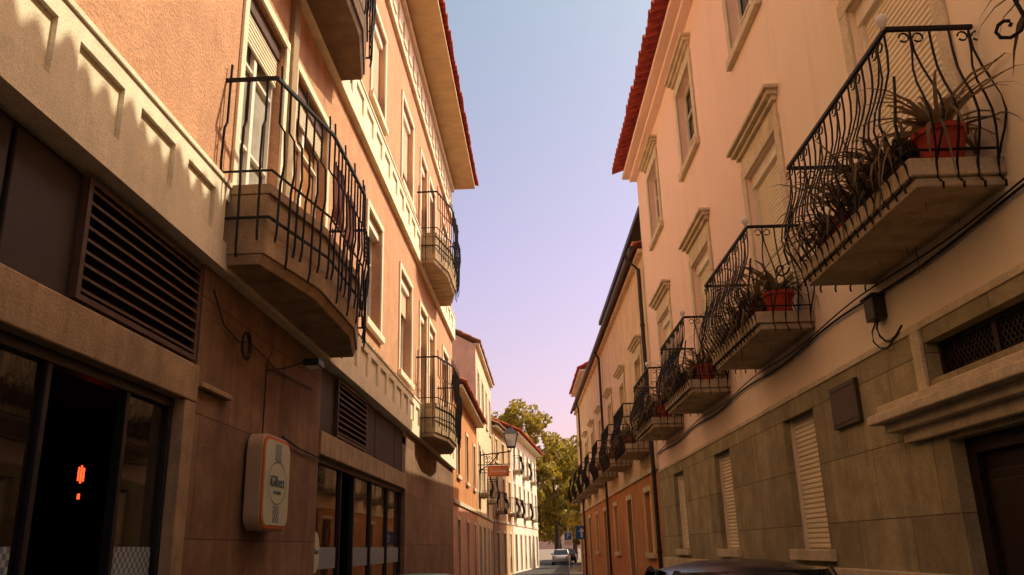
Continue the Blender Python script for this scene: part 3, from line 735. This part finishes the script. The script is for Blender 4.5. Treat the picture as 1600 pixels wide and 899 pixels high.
# ------------------------------------------------------------ trees
def tree(x,y,h,R,seed,n=70,per=110,ls=.28):
    random.seed(seed); e=empty('broadleaf_tree')
    t=M('trunk_and_limbs','bark',W,e,smooth=True)
    t.tube([(x,y,0),(x+.1,y,h*.2),(x-.1,y+.1,h*.4),(x,y,h*.62)],.36*h/15,9,.12)
    for k in range(9):
        a=random.uniform(0,6.28); l=R*random.uniform(.5,.9); z=h*random.uniform(.28,.55)
        t.tube([(x,y,z),(x+math.cos(a)*l*.4,y+math.sin(a)*l*.4,z+l*.35),(x+math.cos(a)*l,y+math.sin(a)*l,z+l*.8)],.13,6,.03)
    t.done()
    f=M('foliage','leaf',W,e)
    for k in range(n):
        u=random.uniform(-1,1); a=random.uniform(0,6.28); rr=random.uniform(.45,1.)**.6
        q=math.sqrt(1-u*u); prof=(1.0-.25*u)
        cx=x+R*rr*q*math.cos(a)*prof; cy=y+R*rr*q*math.sin(a)*prof; cz_=h*.60+h*.37*rr*u
        cr=random.uniform(.5,1.15)*R*.24
        for j in range(per):
            v=Vector((random.gauss(0,1),random.gauss(0,1),random.gauss(0,.75))); v.normalize(); v*=cr*random.uniform(.3,1)**.5
            p=Vector((cx,cy,cz_))+v
            nrm=Vector((random.uniform(-1,1),random.uniform(-1,1),random.uniform(-.2,1))).normalized()
            t1=nrm.orthogonal().normalized(); t2=nrm.cross(t1); s=ls*random.uniform(.5,1.2)
            i0=len(f.V)
            for aa,bb in ((-1,0),(0,-.55),(1,0),(0,.55)): f.V.append(tuple(p+t1*aa*s+t2*bb*s))
            f.F.append([i0,i0+1,i0+2,i0+3])
    f.done(norm=False); return e
tree(2.6,100,14.5,4.6,1); tree(7.6,96,15.5,5.,2); tree(5.5,118,15,6,3); tree(-.8,92,18.5,4.0,5,n=60); tree(11,78,10,4.,6,n=50); tree(5.6,88,9,3.0,8,n=60); tree(-6,104,19,5,9); tree(4.9,72,7.5,1.9,12,n=45,per=90,ls=.2); tree(3.2,108,9,4.2,14,n=60)

# ------------------------------------------------------------ light & world
sd_=Vector((1,.3,1.17)).normalized()
L=bpy.data.lights.new('sun','SUN'); L.energy=5; L.angle=rad(.5); L.color=(1,.91,.70)
lo=bpy.data.objects.new('sun',L); COL.objects.link(lo); lo.rotation_euler=sd_.to_track_quat('Z','Y').to_euler(); lo.location=(20,0,30)
w=bpy.data.worlds.new('World'); scn.world=w; w.use_nodes=True; t=w.node_tree; bg=t.nodes['Background']
sk=t.nodes.new('ShaderNodeTexSky'); sk.sky_type='NISHITA'; sk.sun_disc=False; sk.sun_elevation=math.asin(sd_.z); sk.sun_rotation=math.atan2(sd_.x,sd_.y)
sk.dust_density=3; sk.ozone_density=1.5
tc=t.nodes.new('ShaderNodeTexCoord'); sp=t.nodes.new('ShaderNodeSeparateXYZ'); t.links.new(tc.outputs['Generated'],sp.inputs[0])
rp=ramp(t,sp.outputs['Z'],[(.08,(2.35,1.3,1.22)),(.32,(2.2,1.45,1.4)),(.6,(1.75,1.6,1.3)),(.8,(2.9,2.1,1.5))])
mx=mixc(t,sk.outputs[0],rp,1.,'MULTIPLY'); t.links.new(mx,bg.inputs[0]); bg.inputs[1].default_value=.14
scn.view_settings.view_transform='Standard'; scn.view_settings.look='None'; scn.view_settings.exposure=0

# ------------------------------------------------------------ camera
cd=bpy.data.cameras.new('camera'); co=bpy.data.objects.new('camera',cd); COL.objects.link(co)
cd.sensor_width=36; cd.lens=36*1307.8/1600; cd.clip_end=2000; cd.clip_start=.05
co.matrix_world=Matrix.Translation((0,0,1.6))@Matrix.Rotation(rad(.943),4,'Z')@Matrix.Rotation(rad(90+17.314),4,'X')@Matrix.Rotation(rad(-1.648),4,'Z')
scn.camera=co
